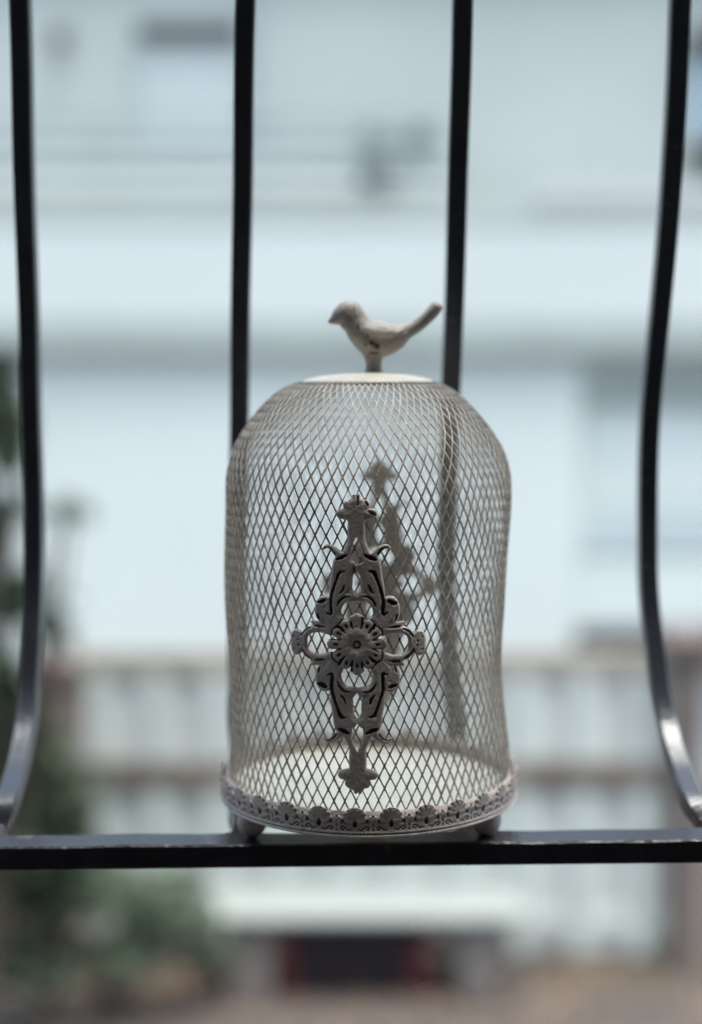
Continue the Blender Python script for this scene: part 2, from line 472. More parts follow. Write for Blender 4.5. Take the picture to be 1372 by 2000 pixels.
for k in range(NP):
    a = k * 2 * math.pi / NP + math.pi / 2
    r_out = 44 + (6 if k % 3 == 0 else 0)
    flower.append(([(18 * math.cos(a), 18 * math.sin(a), 8), (r_out * math.cos(a), r_out * math.sin(a), 10.5)], .55))
for sx_ in (-1, 1):
    flower.append(([(sx_ * 5, 40, 6), (sx_ * 7, 50, 7)], .5)); flower.append(([(sx_ * 5, -40, 6), (sx_ * 7, -50, 7)], .5))
res = 1.0
xs = np.arange(-142, 142.1, res); ys = np.arange(-292, 292.1, res)
GX, GY = np.meshgrid(xs, ys)
Fd, Hh = strokes_field(GX, GY, ST)
Ff, Hf = strokes_field(GX, GY, flower)
RR = np.hypot(GX, GY)
disc = 40 - RR
Fall = np.maximum(Fd + .5, np.maximum(Ff, disc))
Hfl = np.where((Ff > 0) | (disc > 0), 7 + np.maximum(Hf, 0) * .45, 0)
Hfl = Hfl + np.where(RR < 34, 3.2 * np.cos(np.clip((RR - 22) / 8, -1.57, 1.57)), 0)
Hfl = np.where(RR < 9, Hfl - 3, Hfl)
Hfl = np.where(RR < 5, Hfl + 3.5 * np.sqrt(np.clip(1 - (RR / 5) ** 2, 0, 1)), Hfl)
Hh = np.maximum(np.minimum(Hh, 6.2) + np.where(Fd > 0, 1.0, 0), Hfl)
# holes through the casting
def hole(cx, cy, rx, ry, p=2.0):
    return (1 - (np.abs((GX - cx) / rx) ** p + np.abs((GY - cy) / ry) ** p) ** (1 / p)) * min(rx, ry)
for sy in (1, -1):
    Fall = np.minimum(Fall, -hole(0, sy * 182, 11.5, 27, 1.25))
    Fall = np.minimum(Fall, -hole(0, sy * 116, 8.5, 19, 1.15))
    Fall = np.minimum(Fall, -hole(0, sy * 125, 5, 5, 2))
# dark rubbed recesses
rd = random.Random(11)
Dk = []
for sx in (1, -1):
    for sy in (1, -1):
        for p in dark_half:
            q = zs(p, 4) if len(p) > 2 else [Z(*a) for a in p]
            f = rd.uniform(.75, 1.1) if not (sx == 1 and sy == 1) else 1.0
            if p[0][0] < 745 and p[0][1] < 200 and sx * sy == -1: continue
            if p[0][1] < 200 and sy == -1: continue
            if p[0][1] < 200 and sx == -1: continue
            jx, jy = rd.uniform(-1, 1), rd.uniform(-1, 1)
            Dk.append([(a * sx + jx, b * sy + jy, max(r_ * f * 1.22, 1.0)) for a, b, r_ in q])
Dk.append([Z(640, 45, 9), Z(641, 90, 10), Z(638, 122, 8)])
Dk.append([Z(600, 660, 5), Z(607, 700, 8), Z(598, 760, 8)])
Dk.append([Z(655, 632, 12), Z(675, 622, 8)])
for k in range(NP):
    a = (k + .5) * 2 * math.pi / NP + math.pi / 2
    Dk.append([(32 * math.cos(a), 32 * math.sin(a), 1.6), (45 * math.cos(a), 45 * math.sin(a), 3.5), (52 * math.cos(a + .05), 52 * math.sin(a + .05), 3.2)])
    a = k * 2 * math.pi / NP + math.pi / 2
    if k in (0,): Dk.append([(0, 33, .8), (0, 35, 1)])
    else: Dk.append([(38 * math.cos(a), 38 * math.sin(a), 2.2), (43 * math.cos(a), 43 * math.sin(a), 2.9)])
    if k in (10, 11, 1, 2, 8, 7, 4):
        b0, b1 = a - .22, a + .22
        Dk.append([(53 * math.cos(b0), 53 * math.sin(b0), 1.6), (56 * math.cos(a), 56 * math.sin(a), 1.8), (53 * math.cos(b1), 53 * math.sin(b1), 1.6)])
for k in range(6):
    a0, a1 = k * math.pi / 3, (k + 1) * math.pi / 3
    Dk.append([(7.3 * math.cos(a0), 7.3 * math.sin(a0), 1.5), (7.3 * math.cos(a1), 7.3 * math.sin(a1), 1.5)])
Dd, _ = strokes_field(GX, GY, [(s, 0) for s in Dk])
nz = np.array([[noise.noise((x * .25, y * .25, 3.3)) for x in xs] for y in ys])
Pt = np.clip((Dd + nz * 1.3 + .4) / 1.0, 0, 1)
Hh = blur(Hh, 5) - 2.6 * np.clip((Dd + 1) / 2.2, 0, 1)
ocx, ocy = 697, 1258
def orn_place(front):
    s_ = -1 if front else 1
    Yf = CY - .1055
    zmid = at(697, 1258, Yf).z - cz
    def place(u, v, h):
        x = u * Yf / F
        z = (at(697, ocy - v, Yf).z - cz)
        rad = .1064 + h * .00019
        a = x / .1066 * (1.0 if front else -1.0)
        off = (ocx - 720) * Yf / F / .1066 if front else R(16) * 0 - math.asin(0)
        return a, rad, z
    return place
pl = orn_place(True)
ang0 = math.asin((697 - 721) * (CY - .105) / F / .1066)
def place_front(u, v, h):
    a, rad, z = pl(u, v, h); a += ang0
    return (rad * math.sin(a), -rad * math.cos(a), z)
me = relief_mesh('floral_plaque', xs, ys, Fall, Hh, Pt, place_front)
link_mesh('floral_plaque', me, M_orn, cage)
def place_back(u, v, h):
    a, rad, z = pl(u, v, h); a = -a + ang0 + R(180)
    return (rad * math.sin(a), -rad * math.cos(a), z)
me2 = me.copy()
o = link_mesh('floral_plaque', me2, M_orn, cage)
o.rotation_euler = (0, 0, R(178.2)); o.location = (0, 0, .0095)

# ---------------------------------------------------------------- lace rim
NS = 28
RL = .1096
P = 2 * math.pi * RL / NS * 1000      # millimetres of one repeat
xs = np.linspace(0, P, 57); ys = np.arange(9.0, 22.01, .42)
def lace_fields(xs, ys):
    X, Y = np.meshgrid(xs, ys); c = P / 2
    def st(lst): return strokes_field(X, Y, [(s, h) for s, h in lst])
    # scallop made of a fan of seven lobes
    S_ = [([(c, 10, 3), (c, 12.6, 7.9)], .05)]
    for k in range(7):
        a = math.pi * (k + .15) / 6.3
        S_.append(([(c, 12, 2), (c + 7.0 * math.cos(a), 12.3 + 7.0 * math.sin(a) * 1.02, 1.75)], .35))
    for s in (-1, 1):
        S_.append(([(c - s * 9.8, 11.2, 1.5), (c - s * 10.6, 13.2, 1.5)], .4))
        S_.append(([(c - s * (P / 2), 12.8, 1.7), (c - s * (P / 2), 14.0, 1.6)], .45))
        S_.append(([(c - s * (P / 2), 9, 3.4), (c - s * 6, 9, 3.4)], .05))
    S_.append(([(-2, 5, 5), (P + 2, 5, 5)], .02))
    Fd, Hh = st(S_)
    Hh = Hh + .25
    D = []
    for k in range(8):
        a = math.pi * (k - .25) / 6.5
        D.append(([(c + 7.7 * math.cos(a), 12.4 + 7.6 * math.sin(a), .6), (c + 8.5 * math.cos(a), 12.4 + 8.4 * math.sin(a), 1.05)], 0))
    D.append(([(c, 8.2, 1.4), (c, 10.0, 1.6), (c, 12.0, .6)], 0))  # teardrop opening, shown by dark colour alone
    for s in (-1, 1):
        D.append(([(c - s * P / 2, 14.6, .8), (c - s * P / 2, 15.6, 1.2)], 0))
        D.append((smooth_poly([(c + s * 2.0, 6.0, .35), (c + s * 4.2, 5.0, .5), (c + s * 6.2, 6.4, .5), (c + s * 8.2, 7.6, .5), (c + s * 9.6, 6.2, .5), (c + s * 8.2, 5.0, .45), (c + s * 7.4, 6.0, .35)]), 0))
        D.append((smooth_poly([(c + s * 6.0, 9.6, .3), (c + s * 8.4, 10.4, .4), (c + s * 9.2, 9.2, .35)]), 0))
        D.append(([(c + s * (P / 2), 8.0, .6), (c + s * (P / 2), 9.6, .35)], 0))
        D.append(([(c + s * (P / 2), 4.6, .35), (c + s * (P / 2), 5.6, .6)], 0))
    nb = 10
    for k in range(nb):
        x = P * (k + .5) / nb
        D.append(([(x - .45, 2.3, .38), (x + .45, 2.3, .38)], 0))
    Dd, _ = st(D)
    Pt = np.clip((Dd + .12) / .35, 0, 1)
    Hh = Hh + .35 * np.exp(-((Y - 3.3) / .35) ** 2) + .5 * np.exp(-((Y - .9) / .7) ** 2)
    Hh = Hh + .3 * np.clip(1 - np.abs(Y - 12.0 - 0 * X) / .6, 0, 1) * (np.abs(X - c) < 7)
    Hh = Hh - .5 * np.clip((Dd + .3) / .6, 0, 1)
    # teardrop hole's darkness is put into the colour, not cut through
    ho = 1.0 - np.hypot(X - c, (Y - 9.6) / 1.5)
    return Fd, Hh, Pt
ZL = ZB - .0035                                # bottom edge of the rim
phase = -math.pi / 2 + R(-5.4) - math.pi / NS
def lace_place(u, v, h):
    a = phase + u / 1000 / RL
    rad = RL - .0012 * (v / 22) ** 1 + .0022 * max(0, (v - 8) / 14) ** 2 + h * .001
    z = ZL + v * .001
    return (rad * math.cos(a), rad * math.sin(a), z)
# plain band, whole ring
YB = 9.0
ysb = np.arange(0, YB + .01, .45)
Fd_, Hh_, Pt_ = lace_fields(xs, ysb)
V, Fc, PA = [], [], []
nx, ny = len(xs), len(ysb)
for k in range(NS):
    for i in range(nx - 1):
        for j in range(ny):
            V.append(lace_place(xs[i] + k * P, ysb[j], float(Hh_[j, i]))); PA.append(float(Pt_[j, i]))
nf = len(V)
ncol = NS * (nx - 1)
for i in range(ncol):
    i2 = (i + 1) % ncol
    for j in range(ny - 1): Fc.append((i * ny + j, i2 * ny + j, i2 * ny + j + 1, i * ny + j + 1))
for i in range(ncol):
    a = phase + 2 * math.pi * i / ncol
    V.append(((RL - .0018) * math.cos(a), (RL - .0018) * math.sin(a), ZL)); V.append(((RL - .0022) * math.cos(a), (RL - .0022) * math.sin(a), ZL + YB * .001))
for i in range(ncol):
    i2 = (i + 1) % ncol; b0, t0, b1, t1 = nf + 2 * i, nf + 2 * i + 1, nf + 2 * i2, nf + 2 * i2 + 1
    Fc.append((b0, t0, t1, b1)); Fc.append((i * ny, b0, b1, i2 * ny)); Fc.append((i * ny + ny - 1, i2 * ny + ny - 1, t1, t0))
me = mesh_of(V, Fc, 'lace_band', True)
a_ = me.attributes.new('patina', 'FLOAT', 'POINT'); a_.data.foreach_set('value', np.array(PA + [0.0] * (2 * ncol), dtype=np.float32))
band = link_mesh('lace_band', me, M_orn, cage)
Fd_, Hh_, Pt_ = lace_fields(xs, ys)
sme = relief_mesh('scallop', xs, ys, Fd_, Hh_, Pt_, lambda u, v, h: lace_place(u, v, h if h > -.5 else (-.9 if h < -1 else 0)), back=-2.2)
for k in range(NS):
    s = link_mesh('scallop', sme, M_orn, band); s.rotation_euler = (0, 0, k * 2 * math.pi / NS)

# ---------------------------------------------------------------- bird finial
def bp(px, py): return Vector(((px - 726) * SC, 0, lz(py)))     # bird in the cage's own frame, body along x
BX = at(726, 700, CY).x - ax
def add_blob(bm, c, r, q=3):
    m = Matrix.Translation(c) @ Matrix.Diagonal((*r, 1)); bmesh.ops.create_icosphere(bm, subdivisions=q, radius=1, matrix=m)
def add_loft(bm, pts, n=16, steps=6):
    """pts: (px, py, half height px, half depth px)"""
    C = catmull(pts, steps); rings = []
    for i, p in enumerate(C):
        a = C[max(i - 1, 0)]; b = C[min(i + 1, len(C) - 1)]
        P_ = bp(p[0], p[1]); T = (bp(b[0], b[1]) - bp(a[0], a[1])).normalized(); Nn = Vector((-T.z, 0, T.x)); D = Vector((0, 1, 0))
        rings.append([bm.verts.new(P_ + Nn * (p[2] * SC * math.cos(2 * math.pi * k / n)) + D * (p[3] * SC * math.sin(2 * math.pi * k / n))) for k in range(n)])
    for i in range(len(rings) - 1):
        for k in range(n): bm.faces.new((rings[i][k], rings[i][(k + 1) % n], rings[i + 1][(k + 1) % n], rings[i + 1][k]))
    bm.faces.new(rings[0]); bm.faces.new(rings[-1][::-1])
bm = bmesh.new()
add_loft(bm, [(640, 628, 3, 3), (650, 624, 10, 10), (664, 617, 21, 18), (680, 615, 29, 24), (693, 630, 26, 24), (706, 647, 30, 29), (727, 661, 37, 34), (750, 662, 35, 31), (772, 657, 26, 24), (791, 648, 16, 17), (812, 637, 13, 16), (831, 621, 12.5, 18), (845, 606, 13, 20), (852, 597, 12, 18), (855, 592, 7, 10)])
add_blob(bm, bp(682, 613), (27 * SC, 23 * SC, 27 * SC))
add_loft(bm, [(724, 672, 27, 22), (727, 690, 21, 16), (728, 706, 16.5, 12), (728, 718, 16, 12), (728, 730, 20, 15)], steps=4)
bmesh.ops.recalc_face_normals(bm, faces=bm.faces)
tmp = obj_bm('bird_finial', bm, None)
def remeshed(o, vox, smooth_it=6):
    m = o.modifiers.new('r', 'REMESH'); m.mode = 'VOXEL'; m.voxel_size = vox
    s = o.modifiers.new('s', 'SMOOTH'); s.iterations = smooth_it; s.factor = .5
    dg = bpy.context.evaluated_depsgraph_get(); me = bpy.data.meshes.new_from_object(o.evaluated_get(dg))
    old = o.data; o.modifiers.clear(); o.data = me; bpy.data.meshes.remove(old)
    for p in me.polygons: p.use_smooth = True
remeshed(tmp, .0007, 5)
me = tmp.data; me.materials.append(M_bird)
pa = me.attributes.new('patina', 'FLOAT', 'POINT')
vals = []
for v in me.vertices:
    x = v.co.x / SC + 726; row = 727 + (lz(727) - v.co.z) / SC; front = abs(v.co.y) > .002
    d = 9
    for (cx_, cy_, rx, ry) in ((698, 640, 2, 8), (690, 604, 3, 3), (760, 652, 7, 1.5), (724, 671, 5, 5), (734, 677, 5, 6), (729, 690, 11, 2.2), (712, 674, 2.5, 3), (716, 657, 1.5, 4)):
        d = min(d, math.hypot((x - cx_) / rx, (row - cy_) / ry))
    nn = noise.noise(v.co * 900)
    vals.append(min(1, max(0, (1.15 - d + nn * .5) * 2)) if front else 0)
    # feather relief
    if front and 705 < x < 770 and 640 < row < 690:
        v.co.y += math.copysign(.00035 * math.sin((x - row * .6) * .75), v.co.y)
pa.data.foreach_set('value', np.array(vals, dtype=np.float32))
tmp.parent = cage; tmp.location = (BX + .0030, 0, 0)
bird = tmp
for s in (-1, 1):
    bm = bmesh.new()
    add_loft(bm, [(703, 662, 5, 3), (716, 665, 17, 6), (736, 667, 19, 6.5), (756, 663, 13, 5.5), (776, 655, 7, 4), (792, 646, 3, 2)], n=20)
    bmesh.ops.recalc_face_normals(bm, faces=bm.faces)
    wv = obj_bm('wing', bm, M_bird, bird, smooth=True)
    for v in wv.data.vertices:
        x = v.co.x / SC + 726; t = (x - 703) / 89
        v.co.y += s * (27 - 16 * max(0, t - .3) - 9 * (max(0, .3 - t) / .3)) * SC
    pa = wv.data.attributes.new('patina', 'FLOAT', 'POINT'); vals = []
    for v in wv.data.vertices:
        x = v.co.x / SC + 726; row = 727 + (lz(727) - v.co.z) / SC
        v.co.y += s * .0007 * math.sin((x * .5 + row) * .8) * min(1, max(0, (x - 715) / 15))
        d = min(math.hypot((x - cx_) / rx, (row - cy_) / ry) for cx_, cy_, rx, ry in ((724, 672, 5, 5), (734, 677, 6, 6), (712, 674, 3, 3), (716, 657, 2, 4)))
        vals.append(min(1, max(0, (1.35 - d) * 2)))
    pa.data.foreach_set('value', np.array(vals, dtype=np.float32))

# ---------------------------------------------------------------- the house the grille belongs to (unseen, round the camera; wall placed and sized to shade the front)
M_room = mat('room_plaster', (.34, .31, .29), .9, (.28, .26, .25), 3)
M_stucco = mat('own_house_stucco', (.5, .47, .42), .9, (.42, .4, .36), 5, .4, 40)
M_roomfloor = mat('room_floor', (.20, .16, .13), .5, (.14, .11, .09), 5)
def structure(o): o['kind'] = 'structure'; return o
FZ = 1.75
structure(boxobj('room_floor', (-1.6, 1.6, -2.6, .518, FZ - .2, FZ), M_roomfloor))
structure(boxobj('room_ceiling', (-1.6, 1.6, -2.6, .518, 4.2, 4.3), M_room))
structure(boxobj('room_back_wall', (-1.6, 1.6, -2.8, -2.602, FZ - .2, 4.3), M_room))
structure(boxobj('room_side_wall', (-1.8, -1.602, -2.8, .518, FZ - .2, 4.3), M_room))
structure(boxobj('room_side_wall', (1.602, 1.8, -2.8, .518, FZ - .2, 4.3), M_room))
bm = bmesh.new()
W0, W1, WT = -.75, .75, 4.0
box(bm, -3.2, W0, .52, .72, 0, 4.7); box(bm, W1, 3.2, .52, .72, 0, 4.7)
box(bm, W0, W1, .52, .72, WT, 4.7); box(bm, W0, W1, .52, .72, 0, FZ + .15)
structure(obj_bm('own_house_wall', bm, M_stucco))

# ---------------------------------------------------------------- ground
M_ground = mat('stony_paving', (.085, .068, .062), .9, (.04, .033, .03), 5, .8, 18, detail=10)
bm = bmesh.new(); g = 60
vs = [bm.verts.new(p) for p in ((-g, -g, 0), (g, -g, 0), (g, g, 0), (-g, g, 0))]; bm.faces.new(vs)
structure(obj_bm('ground', bm, M_ground))
M_kerb = mat('kerb_concrete', (.30, .32, .34), .85, (.22, .23, .25), 6, .4, 40)
kb = at(1200, 2015, 6.3)
kerb = structure(boxobj('kerb', (.35, 4.5, kb.y - .45, kb.y - .25, -.05, .10), M_kerb, bev=.008))

# fallen leaves, uncountable
M_litter = mat('dry_leaf_litter', (.34, .22, .15), .85, (.12, .10, .07), 2)
rnd = random.Random(5); V, Fc = [], []
for i in range(2200):
    x = rnd.uniform(-2.4, 2.6); y = rnd.gauss(7.0, .35); y = min(max(y, 6.3), 7.08); s = rnd.uniform(.012, .035); a = rnd.uniform(0, 6.28)
    n = len(V); c, d = math.cos(a) * s, math.sin(a) * s; z = rnd.uniform(.004, .02)
    V += [(x - c, y - d, z), (x + d * .5, y - c * .5, z + .006), (x + c, y + d, z + rnd.uniform(-.003, .012)), (x - d * .5, y + c * .5, z + .006)]; Fc.append((n, n + 1, n + 2, n + 3))
lt = link_mesh('leaf_litter', mesh_of(V, Fc), M_litter); lt['kind'] = 'stuff'; lt['label'] = 'dry brown leaves scattered along the foot of the fence'

# ---------------------------------------------------------------- fence across the street
M_fpanel = mat('pale_fence_sheet', (.62, .64, .61), .6, (.52, .54, .51), 2)
M_batten = mat('pale_fence_batten', (.60, .64, .60), .6, (.54, .58, .55), 4)
M_ftop = mat('weathered_fence_rail', (.36, .335, .29), .8, (.28, .26, .22), 4)
M_fmid = mat('brown_fence_rail', (.27, .235, .20), .8, (.09, .07, .055), 2.2)
FY = 7.15
f0 = at(150, 1900, FY).x; f1 = at(1312, 1900, FY).x
fence = empty('panel_fence', ((f0 + f1) / 2, FY, 0), 'pale grey panel fence with upright battens and brown rails between two pillars', 'fence')
def row_z(row, Y): return at(686, row, Y).z
def fpart(name, x0, x1, y0, y1, z0, z1, m, bev=.004): return keep(boxobj(name, (x0, x1, y0, y1, z0, z1), m, bev=bev), fence)
fpart('panel', f0, f1, FY + .02, FY + .035, row_z(1484, FY), row_z(1322, FY), M_fpanel)
fpart('panel', f0, f1, FY + .02, FY + .035, .06, row_z(1545, FY), M_fpanel)
fpart('top_rail', f0, f1, FY - .01, FY + .055, row_z(1322, FY), row_z(1272, FY), M_ftop)
fpart('middle_rail', f0, f1, FY - .026, FY + .018, row_z(1543, FY), row_z(1484, FY), M_fmid)
fpart('bottom_rail', f0, f1, FY - .004, FY + .018, row_z(1822, FY), row_z(1785, FY), M_batten)
px = 190; k = 0
while px < 1305:
    x = at(px, 1500, FY).x
    fpart('batten', x - .05, x + .05, FY - .022, FY - .006, .05, row_z(1322, FY) - .002, M_batten)
    px += 118.5
M_pillar = mat('terracotta_render', (.30, .215, .185), .9, (.22, .155, .135), 3, .6, 20)
M_pcap = mat('pillar_cap_stone', (.15, .115, .105), .9, (.10, .075, .07), 3)
M_white = mat('white_facade_paint', (.70, .735, .70), .8, (.66, .695, .66), .7, .2, 20, lo=.3, hi=.75)
def pillar(px0, px1, top, label, m, mc):
    a, b = at(px0, top, FY), at(px1, top, FY)
    e = empty('gate_pillar', ((a.x + b.x) / 2, FY, 0), label, 'pillar', 'rendered pillars at the two ends of the fence')
    keep(boxobj('shaft', (a.x, b.x, FY - .12, FY + .16, 0, a.z - .08), m, bev=.01), e)
    keep(boxobj('cap', (a.x - .05, b.x + .05, FY - .17, FY + .21, a.z - .08, a.z), mc, bev=.01), e)
pillar(84, 148, 1285, 'reddish rendered pillar at the left end of the fence behind the bush', M_pillar, M_pcap)
M_pillar2 = mat('brown_stone_pillar', (.20, .165, .145), .9, (.13, .105, .095), 3, .6, 20)
pillar(1314, 1372, 1235, 'brown rendered pillar at the right end of the fence', M_pillar2, M_pcap)

# bench and crate
M_slab = mat('white_bench_slab', (.25, .27, .26), .6, (.23, .25, .24), 4)
M_bleg = mat('brown_bench_leg', (.24, .21, .195), .9, (.17, .15, .14), 5)
M_crate = mat('dark_crate_plastic', (.010, .006, .010), .5, (.006, .004, .006), 4)
M_red = mat('dark_red_crate_rim', (.11, .012, .02), .5, (.06, .008, .012), 4)
BY = 6.66
b0 = at(392, 1800, BY); b1 = at(1034, 1800, BY)
zt_ = row_z(1790, BY)
bench = empty('stone_bench', ((b0.x + b1.x) / 2, BY + .2, 0), 'long white slab bench on brown blocks in front of the pale fence', 'bench')
keep(boxobj('seat_slab', (b0.x, b1.x, BY, BY + .41, zt_ - .04, zt_), M_slab, bev=.012), bench)
for xa, xb in ((at(440, 1800, BY).x, at(530, 1800, BY).x), (at(900, 1800, BY).x, at(985, 1800, BY).x)):
    keep(boxobj('leg', (xa, xb, BY + .06, BY + .37, 0, zt_ - .04), M_bleg, bev=.01), bench)
c0 = at(545, 1900, BY + .12); c1 = at(835, 1900, BY + .12)
crate = empty('storage_crate', ((c0.x + c1.x) / 2, BY + .25, 0), 'black crate with dark red corners pushed under the white bench', 'crate')
ch = zt_ - .08; yb0, yb1 = BY + .10, BY + .38
keep(boxobj('body', (c0.x + .06, c1.x - .06, yb0, yb1, .0, ch - .03), M_crate, bev=.01), crate)
for xa in (c0.x, c1.x - .07):
    keep(boxobj('corner_post', (xa, xa + .07, yb0 - .012, yb1 + .012, 0, ch - .03), M_red, bev=.005), crate)
keep(boxobj('lid', (c0.x - .005, c1.x + .005, yb0 - .015, yb1 + .015, ch - .028, ch), M_crate, bev=.006), crate)

# ---------------------------------------------------------------- house across the street
BYD = 10.0
house = empty('apartment_building', (0, BYD, 0), 'pale apartment building across the street with a white balcony, seen out of focus', 'building')
M_parapet = mat('white_parapet_paint', (.63, .66, .64), .8, (.60, .63, .61), .7, lo=.3, hi=.75)
M_shade = mat('shaded_fascia_grey', (.40, .445, .42), .8, (.36, .40, .38), 1.5)  # shade of the balcony slab's underside is put into this grey
M_wall2 = mat('upper_wall_paint', (.49, .525, .50), .85, (.45, .485, .46), .8)
M_dark = mat('dark_shutter_box', (.085, .08, .085), .8, (.055, .05, .055), 3)
M_pane = mat('window_glass', (.52, .56, .55), .3, (.48, .52, .51), 1.5, spec=.6)
M_panel = mat('pale_blind', (.72, .765, .73), .6, (.69, .735, .70), 2)
M_bluegrey = mat('blue_grey_frame', (.54, .60, .60), .6, (.50, .56, .56), 2)
M_pipe = mat('balcony_pipe_paint', (.46, .50, .52), .5, (.42, .45, .47), 3)
M_beige = mat('beige_render', (.56, .58, .55), .9, (.52, .53, .51), 1)
def hp(name, dims, m, bev=0.0, parent=None):
    o = boxobj(name, dims, m, bev=bev); keep(o, parent or house)
    if parent is not None and parent is not house: o.matrix_parent_inverse = (Matrix.Translation(-house.location))
    return o
def hsub(name, dims, m, par, bev=0.0):
    o = boxobj(name, dims, m, bev=bev); o.parent = par; o.matrix_parent_inverse = Matrix.Identity(4); return o
XL, XR = -5.0, 5.0
z_sl0 = row_z(690, 9.87); z_sl1 = row_z(622, 9.87); z_par = row_z(400, 9.88)
# lower storey: wall with a wide glazed recess on the right
rx = at(1132, 1000, BYD).x
hp('wall', (XL, rx, BYD, BYD + .3, 0, 3.05), M_white)
hp('wall', (rx, XR, BYD + .22, BYD + .5, 0, 3.05), M_white)
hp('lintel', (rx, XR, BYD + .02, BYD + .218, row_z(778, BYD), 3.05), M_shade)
wf = hp('window', (rx, XR, BYD + .14, BYD + .21, row_z(1235, BYD), row_z(780, BYD)), M_panel)
hsub('pane', (rx + .05, XR, BYD + .12, BYD + .138, row_z(990, BYD), row_z(800, BYD)), M_panel, wf)
hsub('frame_bar', (rx + .02, XR, BYD + .105, BYD + .138, row_z(1085, BYD), row_z(1015, BYD)), M_bluegrey, wf)
hsub('pane', (rx + .05, XR, BYD + .12, BYD + .138, row_z(1225, BYD), row_z(1095, BYD)), M_panel, wf)
hp('sill', (rx - .02, XR, BYD - .06, BYD + .14, row_z(1292, BYD), row_z(1232, BYD)), M_dark, .01)
# balcony
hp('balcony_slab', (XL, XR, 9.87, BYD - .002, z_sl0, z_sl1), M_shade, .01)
hp('balcony_soffit_beam', (XL, XR, 9.93, BYD - .002, z_sl0 - .04, z_sl0 - .002), M_white)
hp('balcony_parapet', (XL, XR, 9.885, 9.965, z_sl1, z_par), M_parapet, .008)
hp('parapet_ledge', (at(1040, 400, 9.86).x, XR, 9.86, 9.99, z_par + .001, row_z(362, 9.86)), M_beige, .006)
hp('parapet_coping', (XL, XR, 9.875, 9.975, row_z(440, 9.88), z_par + .0005), M_wall2, .006)
xrl, xrr = XL, at(872, 300, 9.90).x
M_dpipe = mat('dark_balcony_pipe_paint', (.31, .355, .36), .5, (.28, .32, .325), 3)
for row, t, m in ((232, .012, M_dpipe), (279, .040, M_dpipe), (299, .022, M_white), (325, .046, M_dpipe), (358, .040, M_white), (381, .014, M_dpipe)):
    z = row_z(row, 9.90); hp('balcony_pipe', (xrl, xrr, 9.90, 9.94, z - t, z + t), m, .008)
for k in range(6):
    x = xrr - .03 - k * 1.15; hp('balcony_post', (x - .02, x + .02, 9.942, 9.97, z_par, row_z(232, 9.90)), M_pipe)
# upper storey
UY = 10.35
hp('wall', (XL, at(1340, 100, UY).x, UY, UY + .3, z_sl1, 5.9), M_wall2)
hp('wall', (at(1340, 100, UY).x, XR, UY + .06, UY + .3, z_sl1, 5.9), M_wall2)
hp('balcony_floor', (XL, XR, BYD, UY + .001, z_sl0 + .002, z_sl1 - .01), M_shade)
def window(px0, py0, px1, py1, box_h, label=None, glass=M_pane, dark=M_dark, sill=True):
    d = pxbox(px0, py0, px1, py1, UY - .03, .028)
    wn = hp('window', d, M_bluegrey, .004)
    hsub('pane', (d[0] + .04, d[1] - .04, UY - .045, UY - .0302, d[4] + .04, d[5] - .04), glass, wn)
    d2 = pxbox(px0 - 5, py0 - box_h, px1 + 5, py0, UY - .10, .12)
    hsub('shutter_box', d2, dark, wn, .004)
    if sill:
        d3 = pxbox(px0 - 8, py1, px1 + 8, py1 + 14, UY - .12, .15); hsub('sill', d3, M_shade, wn)
window(272, 72, 462, 560, 30)
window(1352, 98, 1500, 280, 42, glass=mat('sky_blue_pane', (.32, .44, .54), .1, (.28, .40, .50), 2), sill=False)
d = pxbox(1345, 284, 1510, 312, UY - .06, .08); hp('window_sill', d, M_dark)
hp('downpipe', pxbox(500, -200, 520, 560, UY - .06, .05), M_pipe, .01)
# roof line above the picture
hp('roof_parapet', (XL - .1, XR + .1, UY - .15, UY + .5, 5.9, 6.05), M_shade)
lamp = empty('wall_lamp', (at(115, 70, UY - .15).x, UY - .1, at(115, 70, UY - .15).z), 'small dark lamp on the upper wall left of the shuttered window', 'wall lamp')
bm = bmesh.new(); bmesh.ops.create_uvsphere(bm, u_segments=16, v_segments=10, radius=.06, matrix=Matrix.Translation((0, -.05, -.03))); obj_bm('globe', bm, M_dark, lamp, True)
bm = bmesh.new(); box(bm, -.04, .04, -.02, .098, .02, .07, .004); obj_bm('bracket', bm, M_dark, lamp)

# ---------------------------------------------------------------- plants
def leafmat(name, c1, c2):
    m = mat(name, c1, .55, c2, 6); m.node_tree.nodes['Principled BSDF'].inputs['Subsurface Weight'].default_value = 0; return m
M_leaf = leafmat('dark_green_leaf', (.072, .108, .06), (.036, .054, .028))
M_leaf2 = leafmat('grey_green_leaf', (.12, .17, .10), (.06, .085, .05))
M_stem = mat('brown_stem', (.10, .075, .055), .9)
M_pot = mat('grey_pot', (.30, .33, .33), .8)
def leaves(clumps, size, seed, aspect=.45):
    r = random.Random(seed); V, Fc = [], []
    for (c, rad, n) in clumps:
        for _ in range(n):
            while True:
                q = Vector((r.uniform(-1, 1), r.uniform(-1, 1), r.uniform(-1, 1)))
                if q.length <= 1: break
            q = q * (q.length ** -.35 if q.length > .05 else 1)
            p = Vector(c) + Vector((q.x * rad[0], q.y * rad[1], q.z * rad[2]))
            d = Vector((r.gauss(0, 1), r.gauss(0, 1), r.gauss(0, .6))).normalized(); s = size * r.uniform(.6, 1.3)
            side = d.cross(Vector((r.gauss(0, .4), r.gauss(0, .4), 1))).normalized() * s * aspect; up = d.cross(side).normalized() * s * .12
            n0 = len(V)
            V += [p, p + d * s * .35 + side * .8 - up, p + d * s * .75 + side * .6, p + d * s * 1.1 - up, p + d * s * .75 - side * .6, p + d * s * .35 - side * .8 - up, p + d * s * .55 + up]
            for k in range(6): Fc.append((n0 + k, n0 + (k + 1) % 6, n0 + 6))
    return mesh_of(V, Fc)
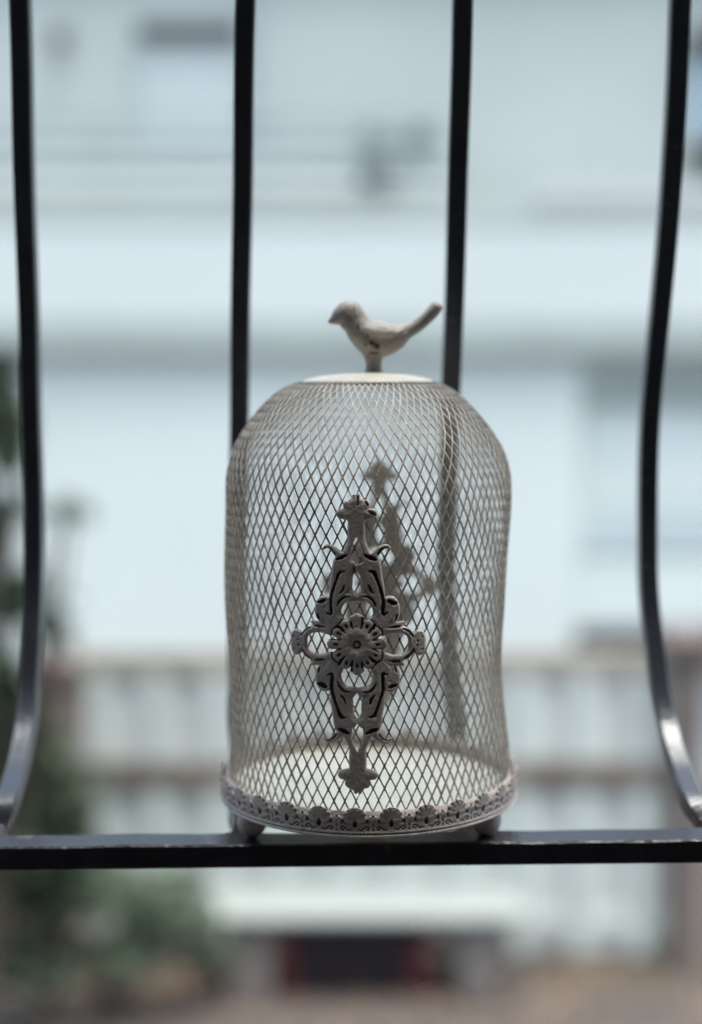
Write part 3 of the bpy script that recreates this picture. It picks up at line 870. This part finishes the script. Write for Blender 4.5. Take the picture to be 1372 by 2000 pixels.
def stems(paths, name, parent, m):
    V, Fc = [], []
    for pts in paths:
        C = [Vector(p[:3]) for p in catmull([p[:3] for p in pts], 4)]; n0 = len(V); ra, rb = pts[0][3], pts[-1][3]
        for i, p in enumerate(C):
            r_ = ra + (rb - ra) * i / (len(C) - 1)
            for k in range(6): a = k * math.pi / 3; V.append(p + Vector((r_ * math.cos(a), r_ * math.sin(a), 0)))
        for i in range(len(C) - 1):
            for k in range(6): Fc.append((n0 + i * 6 + k, n0 + i * 6 + (k + 1) % 6, n0 + i * 6 + 6 + (k + 1) % 6, n0 + i * 6 + 6 + k))
    return keep(link_mesh(name, mesh_of(V, Fc, smooth=True), m), parent)
def plant(name, label, cat, base, clumps_px, size, seed, m, stem_r=.02):
    """clumps_px: (px, py, Y, half width px, half height px, leaves)"""
    e = empty(name, base, label, cat)
    cl, ps = [], []
    for (px, py, Y, wpx, hpx, n) in clumps_px:
        c = at(px, py, Y); k = Y / F; cl.append((c, (wpx * k, max(wpx, hpx) * k * .8, hpx * k), n))
        b = Vector(base); mid = b.lerp(c, .55) + Vector((.04, .02, .05))
        ps.append([(*b, stem_r), (*mid, stem_r * .6), (*c, stem_r * .3)])
    keep(link_mesh('foliage', leaves(cl, size, seed), m), e); stems(ps, 'stem', e, M_stem)
tb = at(-60, 1900, 6.2)
plant('leafy_tree', 'loose green leafy tree at the left edge reaching out in front of the white wall', 'tree', (tb.x, 6.2, 0),
      [(8, 840, 6.2, 42, 85, 420), (-40, 760, 6.3, 60, 70, 300), (15, 712, 6.2, 28, 26, 60), (115, 990, 6.2, 45, 16, 20), (25, 1000, 6.2, 45, 40, 45),
       (140, 1010, 6.2, 40, 20, 8), (30, 1170, 6.2, 45, 55, 150), (115, 1180, 6.2, 30, 50, 18), (100, 1235, 6.2, 40, 28, 30), (-40, 1050, 6.3, 60, 90, 260), (10, 1330, 6.1, 40, 60, 160)], .075, 2, M_leaf, .035)
tb = at(60, 1950, 6.1)
plant('garden_bush', 'dark green bush below the leafy tree in front of the left pillar', 'bush', (tb.x, 6.4, 0),
      [(15, 1480, 6.4, 110, 150, 1500), (50, 1600, 6.4, 90, 90, 600), (105, 1590, 6.4, 85, 90, 520), (80, 1480, 6.4, 60, 80, 260), (150, 1540, 6.4, 60, 40, 60), (30, 1650, 6.35, 140, 80, 800)], .06, 4, M_leaf, .02)
plant('low_shrub', 'lower grey green shrub left of the white bench', 'shrub', (at(210, 1900, 6.55).x, 6.55, 0),
      [(60, 1880, 6.45, 110, 60, 420), (-20, 1720, 6.4, 90, 80, 400), (90, 1745, 6.5, 120, 50, 620), (215, 1745, 6.5, 90, 50, 300), (300, 1790, 6.5, 70, 60, 300), (250, 1860, 6.5, 90, 45, 240), (60, 1830, 6.45, 80, 40, 120), (340, 1730, 6.6, 60, 40, 180), (370, 1800, 6.6, 60, 50, 200), (400, 1860, 6.6, 50, 40, 150), (150, 1700, 6.5, 100, 50, 320)], .05, 6, M_leaf2, .014)
tb = at(1130, 1915, 6.95)
plant('weed_clump', 'small dark weeds growing at the foot of the fence right of the bench', 'weeds', (at(1150, 1915, 6.98).x, 6.98, 0),
      [(1150, 1918, 6.98, 40, 16, 90), (1235, 1912, 6.98, 50, 12, 70), (880, 1905, 6.98, 60, 16, 90)], .04, 8, M_leaf2, .006)
bp_ = at(745, 396, 9.9)
bal = empty('balcony_plant', (bp_.x, 10.15, z_sl1), 'grey green potted plant behind the balcony rails across the street', 'plant')
pz = z_sl1
pot = lathe([(0, 0), (.11, 0), (.15, .26), (.16, .28), (.13, .28), (.12, .24), (0, .24)], 24)
link_mesh('pot', pot, M_pot, bal)
cl = [((at(740, 300, 10.0)), (.19, .12, .13), 190), ((at(738, 355, 10.0)), (.16, .12, .10), 120), ((at(820, 285, 10.0)), (.12, .1, .10), 80), ((at(815, 340, 10.0)), (.12, .1, .10), 60)]
keep(link_mesh('foliage', leaves(cl, .07, 9), M_leaf2), bal)
keep(link_mesh('stem', mesh_of(*(lambda c: ([(c.x - .01, 10.15, pz + .2), (c.x + .01, 10.15, pz + .2), (c.x + .01, 10.16, pz + .2), (c.x + .006, 10.13, pz + 1.0), (c.x - .006, 10.13, pz + 1.0), (c.x, 10.14, pz + 1.0)],
     [(0, 1, 3, 4), (1, 2, 5, 3), (2, 0, 4, 5)]))(bp_)), M_stem), bal)
